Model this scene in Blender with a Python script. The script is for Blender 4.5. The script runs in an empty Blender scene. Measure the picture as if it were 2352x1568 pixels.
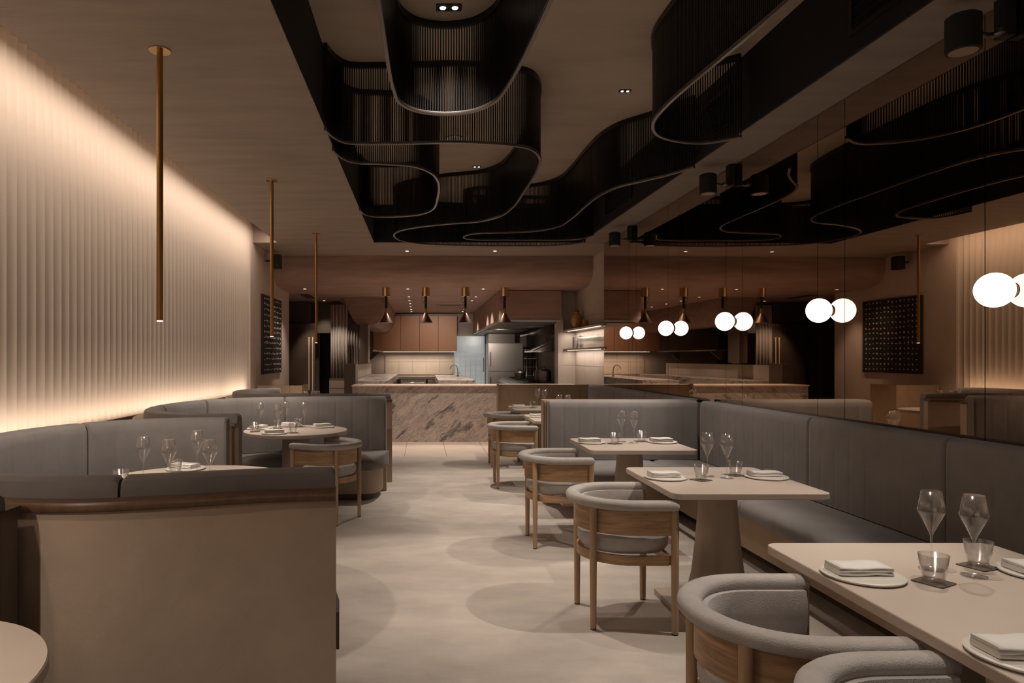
import bpy, math, random
from mathutils import Vector, noise
random.seed(7)
C = bpy.context.scene.collection
PI = math.pi
# ------------------------------------------------------------------ camera, world, exposure
cam = bpy.data.cameras.new('camera'); co = bpy.data.objects.new('camera', cam); C.objects.link(co)
co.location = (0, 0, 1.45); co.rotation_euler = (PI/2, 0, 0)
cam.lens = 24; cam.sensor_width = 36; cam.shift_x = 204/2352; cam.shift_y = 37/2352
cam.clip_start = 0.02
bpy.context.scene.camera = co
w = bpy.data.worlds.new('world'); bpy.context.scene.world = w; w.use_nodes = True
w.node_tree.nodes['Background'].inputs[0].default_value = (1, .8, .62, 1)
w.node_tree.nodes['Background'].inputs[1].default_value = .02
vs = bpy.context.scene.view_settings
vs.view_transform = 'Standard'; vs.look = 'None'; vs.gamma = 1; vs.exposure = 0.0; vs.use_curve_mapping = False
cy = bpy.context.scene.cycles
cy.max_bounces = 8; cy.diffuse_bounces = 4; cy.glossy_bounces = 5; cy.transparent_max_bounces = 24
cy.caustics_reflective = False; cy.caustics_refractive = False
cy.sample_clamp_indirect = 3.0
WARM = (1.0, .80, .64); NEUT = (1.0, .865, .75); COOL = (.92, .96, 1.0)
def link(o, parent=None):
    C.objects.link(o)
    if parent is not None: o.parent = parent
    return o
def area(loc, rot, sx, sy, power, col=WARM, spread=PI):
    l = bpy.data.lights.new('area_light', 'AREA'); l.shape = 'RECTANGLE'; l.size = sx; l.size_y = sy
    l.energy = power; l.color = col; l.spread = spread
    o = link(bpy.data.objects.new('area_light', l)); o.location = loc; o.rotation_euler = rot; return o
def spot(loc, target, power, angle=70, blend=.5, col=NEUT, rad=.03):
    l = bpy.data.lights.new('spot_light', 'SPOT'); l.energy = power; l.color = col
    l.spot_size = math.radians(angle); l.spot_blend = blend; l.shadow_soft_size = rad
    o = link(bpy.data.objects.new('spot_light', l)); o.location = loc
    d = Vector(target) - Vector(loc); o.rotation_euler = d.to_track_quat('-Z', 'Y').to_euler(); return o
def point(loc, power, col=NEUT, rad=.05):
    l = bpy.data.lights.new('point_light', 'POINT'); l.energy = power; l.color = col; l.shadow_soft_size = rad
    o = link(bpy.data.objects.new('point_light', l)); o.location = loc; return o
G = 1.0; YB0 = -2.6
# cove above the fluted wall, and the strip on the ledge at its foot
area((-2.26, 3.6, 3.34), (0, math.radians(14), 0), 0.06, 13.2, 90*G, (1.0, .835, .70))
area((-2.50, 4.9, .955), (0, math.radians(158), 0), 0.03, 10.2, 24*G, WARM)
# ceiling recess downlights, with unseen ones added for chairs and foreground: (x, y, power, angle)
RECESS = [(.17, 4.51, 225, 58), (1.75, 5.92, 140, 75), (.35, 1.6, 0, 75), (1.22, 2.2, 170, 40), (1.15, 4.3, 60, 60), (.65, 8.27, 0, 75), (.1, -.6, 30, 95)]
spot((.62, 8.2, 3.72), (.50, 7.6, 0), 330*G, 56, .8, NEUT, .03)
for x, y, p, a in RECESS:
    if p == 0: continue
    spot((x, y, 3.72), (x, y, 0), p*G, a, .8, NEUT, .04)
SLAB = [(-.264, 11.17), (1.175, 11.17)]
for x, y in SLAB: spot((x, y, 3.17), (x, y+.1, 0), 125*G, 80, .7, NEUT, .03)
# wall spots over the right-hand tables
WALLSPOT = [3.31, 6.18, 9.05]
for y in WALLSPOT:
    for dy in (-1.0, -.1, .8):
        spot((2.60, y, 2.90), (1.55, y+dy, .75), 84*G, 50, .6, NEUT, .02)
# brass rods over the booths
RODS = [(-1.495, 3.876), (-1.49, 6.72), (-1.50, 9.57), (-1.49, 1.05)]
for x, y in RODS: spot((x, y, 1.645), (x, y, 0), 34*G, 145, .5, NEUT, .015)
spot((-1.75, .9, 3.1), (-.8, 2.4, .4), 45*G, 80, .9, WARM, .05)  # extra spot added from upper left for the foreground booth panel
area((.6, YB0+.1, 1.9), (PI/2, 0, 0), 3.0, 1.6, 10*G, NEUT)  # added fill from behind the camera, no fixture of its own
# kitchen
KROW = [(-.28, 12.4), (-.29, 14.0), (-.30, 14.96), (-.30, 15.8), (-.31, 16.75), (-.31, 17.66), (-.32, 18.5),
        (1.09, 12.4), (1.08, 14.0), (1.07, 14.96), (1.07, 17.66), (1.07, 18.5)]
for i, (x, y) in enumerate(KROW):
    if i in (0, 1, 3, 5, 7, 8, 9, 10): spot((x, y, 2.67), (x, y, 0), 80*G, 100, .7, NEUT, .03)
HALL = [(-2.15, 12.4), (-2.17, 14.96)]
for x, y in HALL: spot((x, y, 2.67), (x-.1, y+.3, 0), 34*G, 75, .7, NEUT, .03)
area((-.13, 19.1, 1.615), (0, 0, 0), 1.75, .04, 12*G, WARM)
for x in (-.9, 0.0, .7): spot((x, 17.3, 2.66), (x, 19.1, 1.9), 28*G, 70, .9, NEUT, .05)  # added spots brightening the copper cabinet doors
spot((1.75, 15.2, 2.05), (2.2, 18, 1.25), 45*G, 80, .8, NEUT, .05)  # added spot below the hood to brighten the steel fridge
spot((2.2, 14.5, 2.05), (2.3, 15.0, .9), 30*G, 120, .8, NEUT, .05)
area((2.78, 12.0, 1.925), (0, 0, 0), .1, 1.9, 7*G, NEUT)
area((2.78, 12.0, 1.575), (0, 0, 0), .1, 1.9, 7*G, NEUT)
spot((-1.95, 10.9, 3.15), (-2.58, 12.7, .8), 90*G, 38, .8, NEUT, .03)  # added spot brightening the plain wall with the hanging
spot((-1.75, 13.0, 2.66), (-1.75, 14.1, 1.4), 70*G, 50, .7, NEUT, .02)
spot((-1.72, 14.25, 2.6), (-1.52, 14.72, 1.5), 60*G, 34, .7, NEUT, .02)

# ------------------------------------------------------------------ materials
MATS = {}
def mat(name, col, rough=.6, metal=0, noise_amt=0, nscale=8, stretch=(1, 1, 1), bump=0, emis=None, estr=0, sheen=0, spec=.5, bscale=None, coords='Object'):
    m = bpy.data.materials.new(name); m.use_nodes = True; nt = m.node_tree; N = nt.nodes; L = nt.links
    b = N['Principled BSDF']
    b.inputs['Base Color'].default_value = (*col, 1); b.inputs['Roughness'].default_value = rough
    b.inputs['Metallic'].default_value = metal
    b.inputs['Specular IOR Level'].default_value = spec
    if sheen:
        b.inputs['Sheen Weight'].default_value = sheen; b.inputs['Sheen Roughness'].default_value = .45
        b.inputs['Sheen Tint'].default_value = (.8, .8, .85, 1)
    if emis:
        b.inputs['Emission Color'].default_value = (*emis, 1); b.inputs['Emission Strength'].default_value = estr
    if noise_amt or bump:
        tc = N.new('ShaderNodeTexCoord'); mp = N.new('ShaderNodeMapping'); mp.inputs['Scale'].default_value = stretch
        L.new(tc.outputs[coords], mp.inputs[0])
        if noise_amt:
            n = N.new('ShaderNodeTexNoise'); n.inputs['Scale'].default_value = nscale; n.inputs['Detail'].default_value = 5
            n.inputs['Roughness'].default_value = .6
            L.new(mp.outputs[0], n.inputs['Vector'])
            r = N.new('ShaderNodeValToRGB'); r.color_ramp.elements[0].position = .3; r.color_ramp.elements[1].position = .72
            r.color_ramp.elements[0].color = (*[c*(1-noise_amt) for c in col], 1)
            r.color_ramp.elements[1].color = (*[min(1, c*(1+noise_amt)) for c in col], 1)
            L.new(n.outputs[0], r.inputs[0]); L.new(r.outputs[0], b.inputs['Base Color'])
        if bump:
            n2 = N.new('ShaderNodeTexNoise'); n2.inputs['Scale'].default_value = bscale or nscale*6; n2.inputs['Detail'].default_value = 3
            L.new(mp.outputs[0], n2.inputs['Vector'])
            bp = N.new('ShaderNodeBump'); bp.inputs['Strength'].default_value = bump; bp.inputs['Distance'].default_value = .01
            L.new(n2.outputs[0], bp.inputs['Height']); L.new(bp.outputs[0], b.inputs['Normal'])
    MATS[name] = m; return m
M = {}
M['carpet'] = mat('carpet', (.50, .445, .395), .95, noise_amt=.16, nscale=3.2, stretch=(.7, 1.3, 1), bump=.5, bscale=260)
M['tile'] = mat('tile', (.62, .50, .42), .45, noise_amt=.08, nscale=3)
M['grout'] = mat('grout', (.35, .28, .23), .8)
M['plaster'] = mat('ceiling_plaster', (.275, .215, .17), .75, noise_amt=.14, nscale=2.2, stretch=(.5, 2.5, 1), bump=.15, bscale=20)
M['black'] = mat('black_paint', (.006, .0055, .005), .7)
M['recess'] = mat('recess_plaster', (.47, .375, .29), .75, noise_amt=.12, nscale=1.8, stretch=(.5, 2, 1))
M['flute'] = mat('flute_plaster', (.60, .51, .43), .7, noise_amt=.05, nscale=3)
M['wallart'] = mat('beige_wall', (.56, .45, .365), .75, noise_amt=.06, nscale=4)
M['pink'] = mat('pink_plaster', (.335, .212, .165), .7, noise_amt=.22, nscale=2.6, stretch=(.55, 1.4, 5), bump=.15, bscale=14)
M['dark_wall'] = mat('dark_wall', (.10, .072, .055), .6, noise_amt=.1, nscale=3)
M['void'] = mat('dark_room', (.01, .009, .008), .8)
M['booth'] = mat('booth_plaster', (.40, .30, .22), .75, noise_amt=.13, nscale=2.2, bump=.10, bscale=60)
M['cap'] = mat('walnut', (.125, .068, .034), .35, noise_amt=.25, nscale=4, stretch=(8, 8, 1))
M['velvet'] = mat('grey_velvet', (.165, .148, .138), .85, noise_amt=.12, nscale=5, sheen=.12, bump=.08, bscale=300)
M['velvet_blue'] = mat('blue_grey_velvet', (.245, .228, .222), .85, noise_amt=.10, nscale=5, sheen=.22, bump=.08, bscale=300)
M['chairfab'] = mat('chair_fabric', (.43, .40, .375), .9, noise_amt=.12, nscale=9, sheen=.3, bump=.35, bscale=220)
M['oak'] = mat('oak', (.40, .25, .14), .45, noise_amt=.36, nscale=4.5, stretch=(1.5, 1.5, 16), bump=.05)
M['oakleg'] = mat('oak_leg', (.41, .275, .165), .45, noise_amt=.15, nscale=5, stretch=(12, 12, 1))
M['oakpale'] = mat('pale_oak_panel', (.34, .235, .15), .5, noise_amt=.15, nscale=5, stretch=(10, 10, .8))
M['top'] = mat('table_lacquer', (.56, .475, .40), .38, noise_amt=.03, nscale=2)
M['ped'] = mat('pedestal_lacquer', (.40, .325, .25), .5, noise_amt=.05, nscale=2)
M['brass'] = mat('brass', (.42, .235, .075), .38, metal=.9)
M['brass2'] = mat('polished_brass', (.72, .50, .24), .22, metal=1)
M['pull'] = mat('satin_brass_pull', (.85, .68, .5), .5, metal=.3)
M['steel'] = mat('stainless', (.50, .46, .42), .32, metal=1)
M['steeldark'] = mat('dark_steel', (.16, .14, .125), .35, metal=.9)
M['chrome'] = mat('chrome', (.8, .8, .8), .1, metal=1)
M['screen'] = mat('screen_slat', (.012, .010, .009), .35, metal=.2)
M['rail'] = mat('screen_rail', (.20, .175, .16), .3, metal=.85)
M['china'] = mat('china', (.66, .62, .56), .4)
M['linen'] = mat('linen', (.78, .755, .71), .9, bump=.15, bscale=400)
M['coaster'] = mat('coaster', (.10, .07, .05), .5)
M['copper'] = mat('copper_door', (.56, .29, .165), .45, noise_amt=.05, nscale=2)
M['splash'] = mat('splash_tile', (.50, .43, .36), .5, noise_amt=.10, nscale=1.4)
M['greytile'] = mat('greige_tile', (.50, .425, .365), .5, noise_amt=.10, nscale=1.6, stretch=(1, 1, 1))
M['curtain'] = mat('curtain', (.52, .45, .39), .85)
M['curtain2'] = mat('curtain_dark', (.36, .30, .25), .85)
M['bronze'] = mat('bronze_panel', (.085, .055, .038), .35, noise_amt=.1, nscale=2)
M['drawer'] = mat('drawer_front', (.32, .24, .185), .45)
M['artcloth'] = mat('art_cloth', (.014, .011, .010), .8)
M['artmark'] = mat('art_mark', (.75, .66, .55), .8)
M['gold'] = mat('gold_glaze', (.42, .24, .06), .35, noise_amt=.5, nscale=30)
M['red'] = mat('red_cover', (.20, .045, .035), .6)
M['paper'] = mat('book_cover', (.20, .17, .15), .6)
M['lampcone'] = mat('lamp_cone', (.13, .075, .05), .35, metal=.7)
def emat(name, col, s):
    m = bpy.data.materials.new(name); m.use_nodes = True; nt = m.node_tree
    for n in list(nt.nodes): nt.nodes.remove(n)
    e = nt.nodes.new('ShaderNodeEmission'); o = nt.nodes.new('ShaderNodeOutputMaterial')
    e.inputs[0].default_value = (*col, 1); e.inputs[1].default_value = s; nt.links.new(e.outputs[0], o.inputs[0]); return m
M['globe'] = emat('globe_glass', (1, .95, .88), 3.6)
M['led'] = emat('led', (1, .80, .60), 1.6)
M['lens'] = emat('lens', (1, .86, .72), 3.0)
M['bulb'] = emat('bulb', (1, .78, .6), 1.2)
# reeded glass door; emission stands in for the lit room behind
m = bpy.data.materials.new('reeded_glass'); m.use_nodes = True; nt = m.node_tree; N = nt.nodes; L = nt.links; b = N['Principled BSDF']
tc = N.new('ShaderNodeTexCoord'); n = N.new('ShaderNodeTexNoise'); mp = N.new('ShaderNodeMapping'); mp.inputs['Scale'].default_value = (1, 1, 9)
n.inputs['Scale'].default_value = 1.2; r = N.new('ShaderNodeValToRGB')
r.color_ramp.elements[0].position = .3; r.color_ramp.elements[0].color = (.30, .33, .33, 1); r.color_ramp.elements[1].color = (.50, .52, .52, 1)
L.new(tc.outputs['Object'], mp.inputs[0]); L.new(mp.outputs[0], n.inputs['Vector']); L.new(n.outputs[0], r.inputs[0])
L.new(r.outputs[0], b.inputs['Emission Color']); b.inputs['Emission Strength'].default_value = .62
b.inputs['Base Color'].default_value = (.3, .32, .32, 1); b.inputs['Roughness'].default_value = .2
M['reeded'] = m
# mirror
M['mirror'] = mat('bronze_mirror', (.50, .385, .29), .012, metal=1)
# thin clear glass
m = bpy.data.materials.new('clear_glass'); m.use_nodes = True; nt = m.node_tree; N = nt.nodes; L = nt.links
for q in list(N): N.remove(q)
out = N.new('ShaderNodeOutputMaterial'); mx = N.new('ShaderNodeMixShader'); tr = N.new('ShaderNodeBsdfTransparent'); gl = N.new('ShaderNodeBsdfGlossy')
gl.inputs['Roughness'].default_value = .15; gl.inputs['Color'].default_value = (1, 1, 1, 1); tr.inputs[0].default_value = (.985, .98, .975, 1)
lw = N.new('ShaderNodeLayerWeight'); lw.inputs[0].default_value = .5
mr = N.new('ShaderNodeMapRange'); mr.inputs[1].default_value = 0; mr.inputs[2].default_value = 1; mr.inputs[3].default_value = .09; mr.inputs[4].default_value = .9
pw = N.new('ShaderNodeMath'); pw.operation = 'POWER'; pw.inputs[1].default_value = 2.6
L.new(lw.outputs['Facing'], pw.inputs[0]); L.new(pw.outputs[0], mr.inputs[0]); L.new(mr.outputs[0], mx.inputs[0])
L.new(tr.outputs[0], mx.inputs[1]); L.new(gl.outputs[0], mx.inputs[2]); L.new(mx.outputs[0], out.inputs[0])
M['glass'] = m
# marble
def marble():
    m = bpy.data.materials.new('marble'); m.use_nodes = True; nt = m.node_tree; N = nt.nodes; L = nt.links; b = N['Principled BSDF']
    b.inputs['Roughness'].default_value = .3
    tc = N.new('ShaderNodeTexCoord'); mp = N.new('ShaderNodeMapping')
    mp.inputs['Rotation'].default_value = (0, math.radians(38), 0); mp.inputs['Scale'].default_value = (1, 1, 1)
    L.new(tc.outputs['Object'], mp.inputs[0])
    w1 = N.new('ShaderNodeTexNoise'); w1.inputs['Scale'].default_value = 1.4; w1.inputs['Detail'].default_value = 4
    L.new(mp.outputs[0], w1.inputs['Vector'])
    mixv = N.new('ShaderNodeVectorMath'); mixv.operation = 'MULTIPLY_ADD'; mixv.inputs[1].default_value = (.35, .35, .35)
    L.new(w1.outputs['Color'], mixv.inputs[0]); L.new(mp.outputs[0], mixv.inputs[2])
    mp2 = N.new('ShaderNodeMapping'); mp2.inputs['Scale'].default_value = (1.2, 1, 5.5); L.new(mixv.outputs[0], mp2.inputs[0])
    n1 = N.new('ShaderNodeTexNoise'); n1.inputs['Scale'].default_value = 1.15; n1.inputs['Detail'].default_value = 9; n1.inputs['Roughness'].default_value = .68
    L.new(mp2.outputs[0], n1.inputs['Vector'])
    r = N.new('ShaderNodeValToRGB'); e = r.color_ramp.elements
    e[0].position = .33; e[0].color = (.10, .085, .07, 1); e[1].position = .70; e[1].color = (.78, .66, .60, 1)
    for p, c in ((.405, (.26, .235, .21)), (.44, (.52, .48, .44)), (.50, (.70, .56, .50)), (.535, (.40, .37, .335)), (.59, (.64, .56, .51))):
        q = e.new(p); q.color = (*c, 1)
    L.new(n1.outputs[0], r.inputs[0])
    n3 = N.new('ShaderNodeTexNoise'); n3.inputs['Scale'].default_value = 26; n3.inputs['Detail'].default_value = 4
    L.new(mp2.outputs[0], n3.inputs['Vector'])
    r3 = N.new('ShaderNodeValToRGB'); r3.color_ramp.elements[0].position = .35; r3.color_ramp.elements[1].position = .55
    r3.color_ramp.elements[0].color = (.62, .60, .58, 1); r3.color_ramp.elements[1].color = (1, 1, 1, 1); L.new(n3.outputs[0], r3.inputs[0])
    mm = N.new('ShaderNodeMixRGB'); mm.blend_type = 'MULTIPLY'; mm.inputs[0].default_value = .8
    L.new(r.outputs[0], mm.inputs[1]); L.new(r3.outputs[0], mm.inputs[2]); L.new(mm.outputs[0], b.inputs['Base Color'])
    return m
M['marble'] = marble()

# ------------------------------------------------------------------ geometry helpers
class MB:
    def __init__(s): s.v = []; s.f = []; s.sm = []
    def add(s, vs, fs, smooth=False):
        o = len(s.v); s.v += [tuple(p) for p in vs]; s.f += [tuple(i+o for i in q) for q in fs]; s.sm += [smooth]*len(fs); return s
    def box(s, x0, x1, y0, y1, z0, z1, sh=0):
        # sh: lateral shear per metre of y (right-hand wall runs slightly inwards)
        P = [(x+sh*y, y, z) for z in (z0, z1) for x, y in ((x0, y0), (x1, y0), (x1, y1), (x0, y1))]
        return s.add(P, [(3, 2, 1, 0), (4, 5, 6, 7), (0, 1, 5, 4), (1, 2, 6, 5), (2, 3, 7, 6), (3, 0, 4, 7)])
    def prism(s, poly, z0, z1, smooth=False):
        n = len(poly); P = [(x, y, z0) for x, y in poly] + [(x, y, z1) for x, y in poly]
        s.add(P, [tuple(range(n-1, -1, -1)), tuple(range(n, 2*n))])
        s.add(P, [(i, (i+1) % n, (i+1) % n+n, i+n) for i in range(n)], smooth); return s
    def prism_y(s, poly, y0, y1):   # poly in (x,z)
        n = len(poly); P = [(x, y0, z) for x, z in poly] + [(x, y1, z) for x, z in poly]
        return s.add(P, [tuple(range(n)), tuple(range(2*n-1, n-1, -1))] + [(i+n, (i+1) % n+n, (i+1) % n, i) for i in range(n)])
    def prism_x(s, poly, x0, x1):   # poly in (y,z)
        n = len(poly); P = [(x0, y, z) for y, z in poly] + [(x1, y, z) for y, z in poly]
        return s.add(P, [tuple(range(n-1, -1, -1)), tuple(range(n, 2*n))] + [(i, (i+1) % n, (i+1) % n+n, i+n) for i in range(n)])
    def lathe(s, prof, n=32, c=(0, 0, 0), smooth=True, closed=False):
        P = []; F = []
        for r, z in prof:
            for k in range(n):
                a = 2*PI*k/n; P.append((c[0]+r*math.cos(a), c[1]+r*math.sin(a), c[2]+z))
        m = len(prof)
        for i in range(m-1 if not closed else m):
            j = (i+1) % m
            for k in range(n):
                F.append((i*n+k, i*n+(k+1) % n, j*n+(k+1) % n, j*n+k))
        s.add(P, F, smooth)
        if not closed:
            if prof[0][0] > 1e-5: s.add(P[:n], [tuple(range(n-1, -1, -1))])
            if prof[-1][0] > 1e-5: s.add(P[-n:], [tuple(range(n))])
        return s
    def tube(s, pts, r, n=10, closed=False):
        pts = [Vector(p) for p in pts]; P = []; F = []; m = len(pts); up = Vector((0, 0, 1))
        for i, p in enumerate(pts):
            a = pts[i-1] if i else (pts[-1] if closed else pts[0]); b_ = pts[(i+1) % m] if (i < m-1 or closed) else pts[-1]
            t = (b_-a).normalized(); u = t.cross(up)
            if u.length < .05: u = t.cross(Vector((1, 0, 0)))
            u.normalize(); v = u.cross(t).normalized()
            rr = r[i] if isinstance(r, (list, tuple)) else r
            for k in range(n):
                q = 2*PI*k/n; P.append(p + u*math.cos(q)*rr + v*math.sin(q)*rr)
        for i in range(m-1 if not closed else m):
            j = (i+1) % m
            for k in range(n): F.append((i*n+k, i*n+(k+1) % n, j*n+(k+1) % n, j*n+k))
        s.add(P, F, True)
        if not closed: s.add(P[:n], [tuple(range(n))]); s.add(P[-n:], [tuple(range(n-1, -1, -1))])
        return s
    def sweep(s, path, prof, smooth=True, mod=None):
        """sweep closed profile [(offset, z)] along a plan path; offset is to the left of travel"""
        m = len(path); n = len(prof); P = []; S = [0]
        for i in range(1, m): S.append(S[-1]+math.dist(path[i], path[i-1]))
        for i in range(m):
            a = path[max(0, i-1)]; b_ = path[min(m-1, i+1)]
            dx, dy = b_[0]-a[0], b_[1]-a[1]; l = math.hypot(dx, dy) or 1
            nx, ny = -dy/l, dx/l
            for k, (o, z) in enumerate(prof):
                if mod: o, z = mod(S[i], S[-1], k, o, z)
                P.append((path[i][0]+nx*o, path[i][1]+ny*o, z))
        F = [(i*n+k, (i+1)*n+k, (i+1)*n+(k+1) % n, i*n+(k+1) % n) for i in range(m-1) for k in range(n)]
        s.add(P, F, smooth); s.add(P[:n], [tuple(range(n))]); s.add(P[-n:], [tuple(range(n-1, -1, -1))]); return s
    def mesh(s, name, m):
        me = bpy.data.meshes.new(name); me.from_pydata(s.v, [], s.f); me.update()
        me.polygons.foreach_set('use_smooth', s.sm)
        me.materials.append(m); return me
    def build(s, name, m, parent=None, bevel=0, seg=2, loc=None, sub=0, recalc=False, auto=True):
        me = s.mesh(name, m)
        import bmesh
        bm = bmesh.new(); bm.from_mesh(me)
        bmesh.ops.remove_doubles(bm, verts=bm.verts, dist=1e-5)
        bmesh.ops.recalc_face_normals(bm, faces=bm.faces)
        if auto:
            for e in bm.edges:
                if len(e.link_faces) == 2 and e.calc_face_angle(0) > .7: e.smooth = False
        bm.to_mesh(me); bm.free()
        o = link(bpy.data.objects.new(name, me), parent)
        if loc: o.location = loc
        if bevel:
            bv = o.modifiers.new('bevel', 'BEVEL'); bv.width = bevel; bv.segments = seg; bv.limit_method = 'ANGLE'; bv.angle_limit = .7
            bv.harden_normals = False
            for p in me.polygons: p.use_smooth = False
        return o
def tag(o, label, cat, group=None, kind=None):
    if label: o['label'] = label
    if cat: o['category'] = cat
    if group: o['group'] = group
    if kind: o['kind'] = kind
    return o
def empty(name, loc=(0, 0, 0), rz=0):
    o = link(bpy.data.objects.new(name, None)); o.location = loc; o.rotation_euler = (0, 0, rz); o.empty_display_size = .1; return o
def struct(name, mb, m, parent=None, **k):
    o = mb.build(name, m, parent, **k); o['kind'] = 'structure'; return o
def dup(root, loc, rz=0, label=None, group=None):
    r_ = root.copy(); C.objects.link(r_); r_.location = loc; r_.rotation_euler = (0, 0, rz)
    if label: r_['label'] = label
    if group: r_['group'] = group
    for ch in list(root.children):
        c = ch.copy(); C.objects.link(c); c.parent = r_
        for g in ch.children:
            d = g.copy(); C.objects.link(d); d.parent = c
    return r_
def crom(pts, step=.05, closed=False):
    """Catmull-Rom through plan points, resampled"""
    out = []; n = len(pts)
    rng = range(n) if closed else range(n-1)
    for i in rng:
        g = lambda j: pts[j % n] if closed else pts[min(max(j, 0), n-1)]
        p0, p1, p2, p3 = g(i-1), g(i), g(i+1), g(i+2)
        d = [max(1e-4, math.dist(a, b_))**.5 for a, b_ in ((p0, p1), (p1, p2), (p2, p3))]
        t0, t1 = 0, d[0]; t2 = t1+d[1]; t3 = t2+d[2]
        k = max(1, int(math.dist(p1, p2)/step))
        for q in range(k):
            t = t1+(t2-t1)*q/k
            r_ = []
            for c in range(len(p1)):
                a1 = (t1-t)/(t1-t0)*p0[c]+(t-t0)/(t1-t0)*p1[c] if t1 > t0 else p1[c]
                a2 = (t2-t)/(t2-t1)*p1[c]+(t-t1)/(t2-t1)*p2[c]
                a3 = (t3-t)/(t3-t2)*p2[c]+(t-t2)/(t3-t2)*p3[c] if t3 > t2 else p2[c]
                b1 = (t2-t)/(t2-t0)*a1+(t-t0)/(t2-t0)*a2
                b2 = (t3-t)/(t3-t1)*a2+(t-t1)/(t3-t1)*a3
                r_.append((t2-t)/(t2-t1)*b1+(t-t1)/(t2-t1)*b2)
            out.append(tuple(r_))
    if not closed: out.append(tuple(pts[-1]))
    return out
def resample(path, step):
    S = [0]
    for i in range(1, len(path)): S.append(S[-1]+math.dist(path[i], path[i-1]))
    n = max(1, round(S[-1]/step)); out = []; j = 0
    for i in range(n+1):
        s_ = S[-1]*i/n
        while j < len(S)-2 and S[j+1] < s_: j += 1
        t = (s_-S[j])/max(1e-9, S[j+1]-S[j]); out.append(tuple(a+(b_-a)*t for a, b_ in zip(path[j], path[j+1])))
    return out
def rrect(x0, x1, y0, y1, r, n=6):
    P = []
    for cx, cyy, a0 in ((x1-r, y1-r, 0), (x0+r, y1-r, PI/2), (x0+r, y0+r, PI), (x1-r, y0+r, 1.5*PI)):
        for i in range(n+1): a = a0+PI/2*i/n; P.append((cx+r*math.cos(a), cyy+r*math.sin(a)))
    return P
SH = -.01403                 # the mirror wall converges slightly on the left wall
def RX(x0, y): return x0+SH*y
ZC = 3.195; ZR = 3.765       # slab ceiling, recess ceiling
YB = -2.6                    # wall behind the camera

# ------------------------------------------------------------------ room shell
struct('floor', MB().box(-5.2, 3.4, YB, 10.0, -.1, 0), M['carpet'])
fk = struct('floor', MB().box(-5.2, 3.4, 10.0, 20.0, -.1, -.008), M['grout'])
tl = MB().box(.004, .616, .004, 1.196, -.008, 0)
first = None
for i in range(-8, 6):
    for j in range(8):
        x, y = .34-.616+i*.62+.0, 10.0+j*1.2
        if first is None: first = tl.build('tile', M['tile'], fk, bevel=.002, seg=1); first.location = (x, y, 0)
        else:
            c = first.copy(); C.objects.link(c); c.location = (x, y, 0)
# left wall: base plane, scalloped flutes, then the plain section that carries the hanging
wl = struct('wall_left', MB().box(-2.80, -2.63, YB, 10.2, 0, 3.6), M['flute'])
fl = MB(); n = 8; pr = []
for i in range(n+1):
    t = i/n; pr.append((-2.600-.030*math.sin(PI*t), .108*t))
fl.add([(x, y, z) for z in (0, 3.5) for x, y in pr], [(i, i+1, i+n+2, i+n+1) for i in range(n)], True)
fl.add([(-2.63, y, z) for z in (0, 3.5) for y in (0, .108)] , [(0, 1, 3, 2)])
fl0 = None
for k in range(int((10.2-YB)/.108)):
    y = 10.2-.108*(k+1)
    if fl0 is None: fl0 = fl.build('flute', M['flute'], wl, auto=False); fl0.location = (0, y, 0)
    else: c = fl0.copy(); C.objects.link(c); c.location = (0, y, 0)
struct('trim_1', MB().box(-2.63, -2.592, 10.2, 10.215, 0, 3.5), M['flute'])
struct('wall_left', MB().box(-2.80, -2.585, 10.215, 13.15, 0, 3.5), M['wallart'])
# slab ceilings
struct('ceiling', MB().box(-2.215, -.747, YB, 11.74, ZC, ZC+.16).box(-2.85, -2.215, 10.36, 11.74, ZC, ZC+.3)
       .box(-.747, 3.3, 10.36, 11.74, ZC, ZC+.62), M['plaster'])
struct('ceiling', MB().box(-2.215, -.75, YB, 10.36, ZC+.16, ZR+.05), M['black'])
struct('ceiling', MB().box(-2.85, -2.215, YB, 10.36, 3.55, 3.62), M['flute'])
struct('ceiling', MB().box(-.80, 3.2, YB, 10.4, ZR, ZR+.08), M['recess'])
struct('trim_2', MB().box(-.765, -.744, YB, 10.36, ZC+.002, ZR), M['black'])
struct('trim_3', MB().box(-.765, 3.0, 10.345, 10.372, ZC+.002, ZR), M['black'])
bm_ = struct('ceiling', MB().box(2.545, 3.15, YB, 10.38, ZC, ZR, SH), M['plaster'])
struct('trim_4', MB().box(2.530, 2.546, YB, 10.38, ZC+.002, ZR, SH), M['black'])
# right wall: build-out for the mirrors, tile beyond
struct('wall_right', MB().box(2.935, 3.3, YB, 10.40, 0, ZC, SH), M['plaster'])
wr = struct('wall_right', MB().box(3.105, 3.4, 10.40, 13.05, 0, ZC, SH), M['grout'])
tz = [0, .42, 1.30, 2.18, 3.06, 3.195]
t0 = None
for k in range(4):
    y0 = 10.41+k*.66
    for a, b_ in zip(tz, tz[1:]):
        MB().box(3.092, 3.106, y0+.003, min(y0+.657, 13.04), a+.003, b_-.003, SH).build('tile', M['greytile'], wr)
wr2 = struct('wall_right', MB().box(2.66, 3.2, 13.05, 13.25, 0, 2.9), M['grout'])
for a, b_ in zip(tz[:4], [.42, 1.30, 2.18, 2.9]):
    MB().box(2.663, 2.908, 13.038, 13.052, a+.003, b_-.003).build('tile', M['greytile'], wr2)
struct('trim_5', MB().box(2.56, 2.66, 12.95, 13.3, 0, 2.9), M['greytile'])
struct('wall_right', MB().box(2.95, 3.3, 13.25, 19.6, 0, 2.9), M['dark_wall'])
struct('wall_back', MB().box(-5.2, 3.4, 19.5, 19.7, 0, 2.9), M['greytile'])
struct('wall_front', MB().box(-5.2, 3.4, YB-.15, YB, 0, 3.9), M['plaster'])
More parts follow.
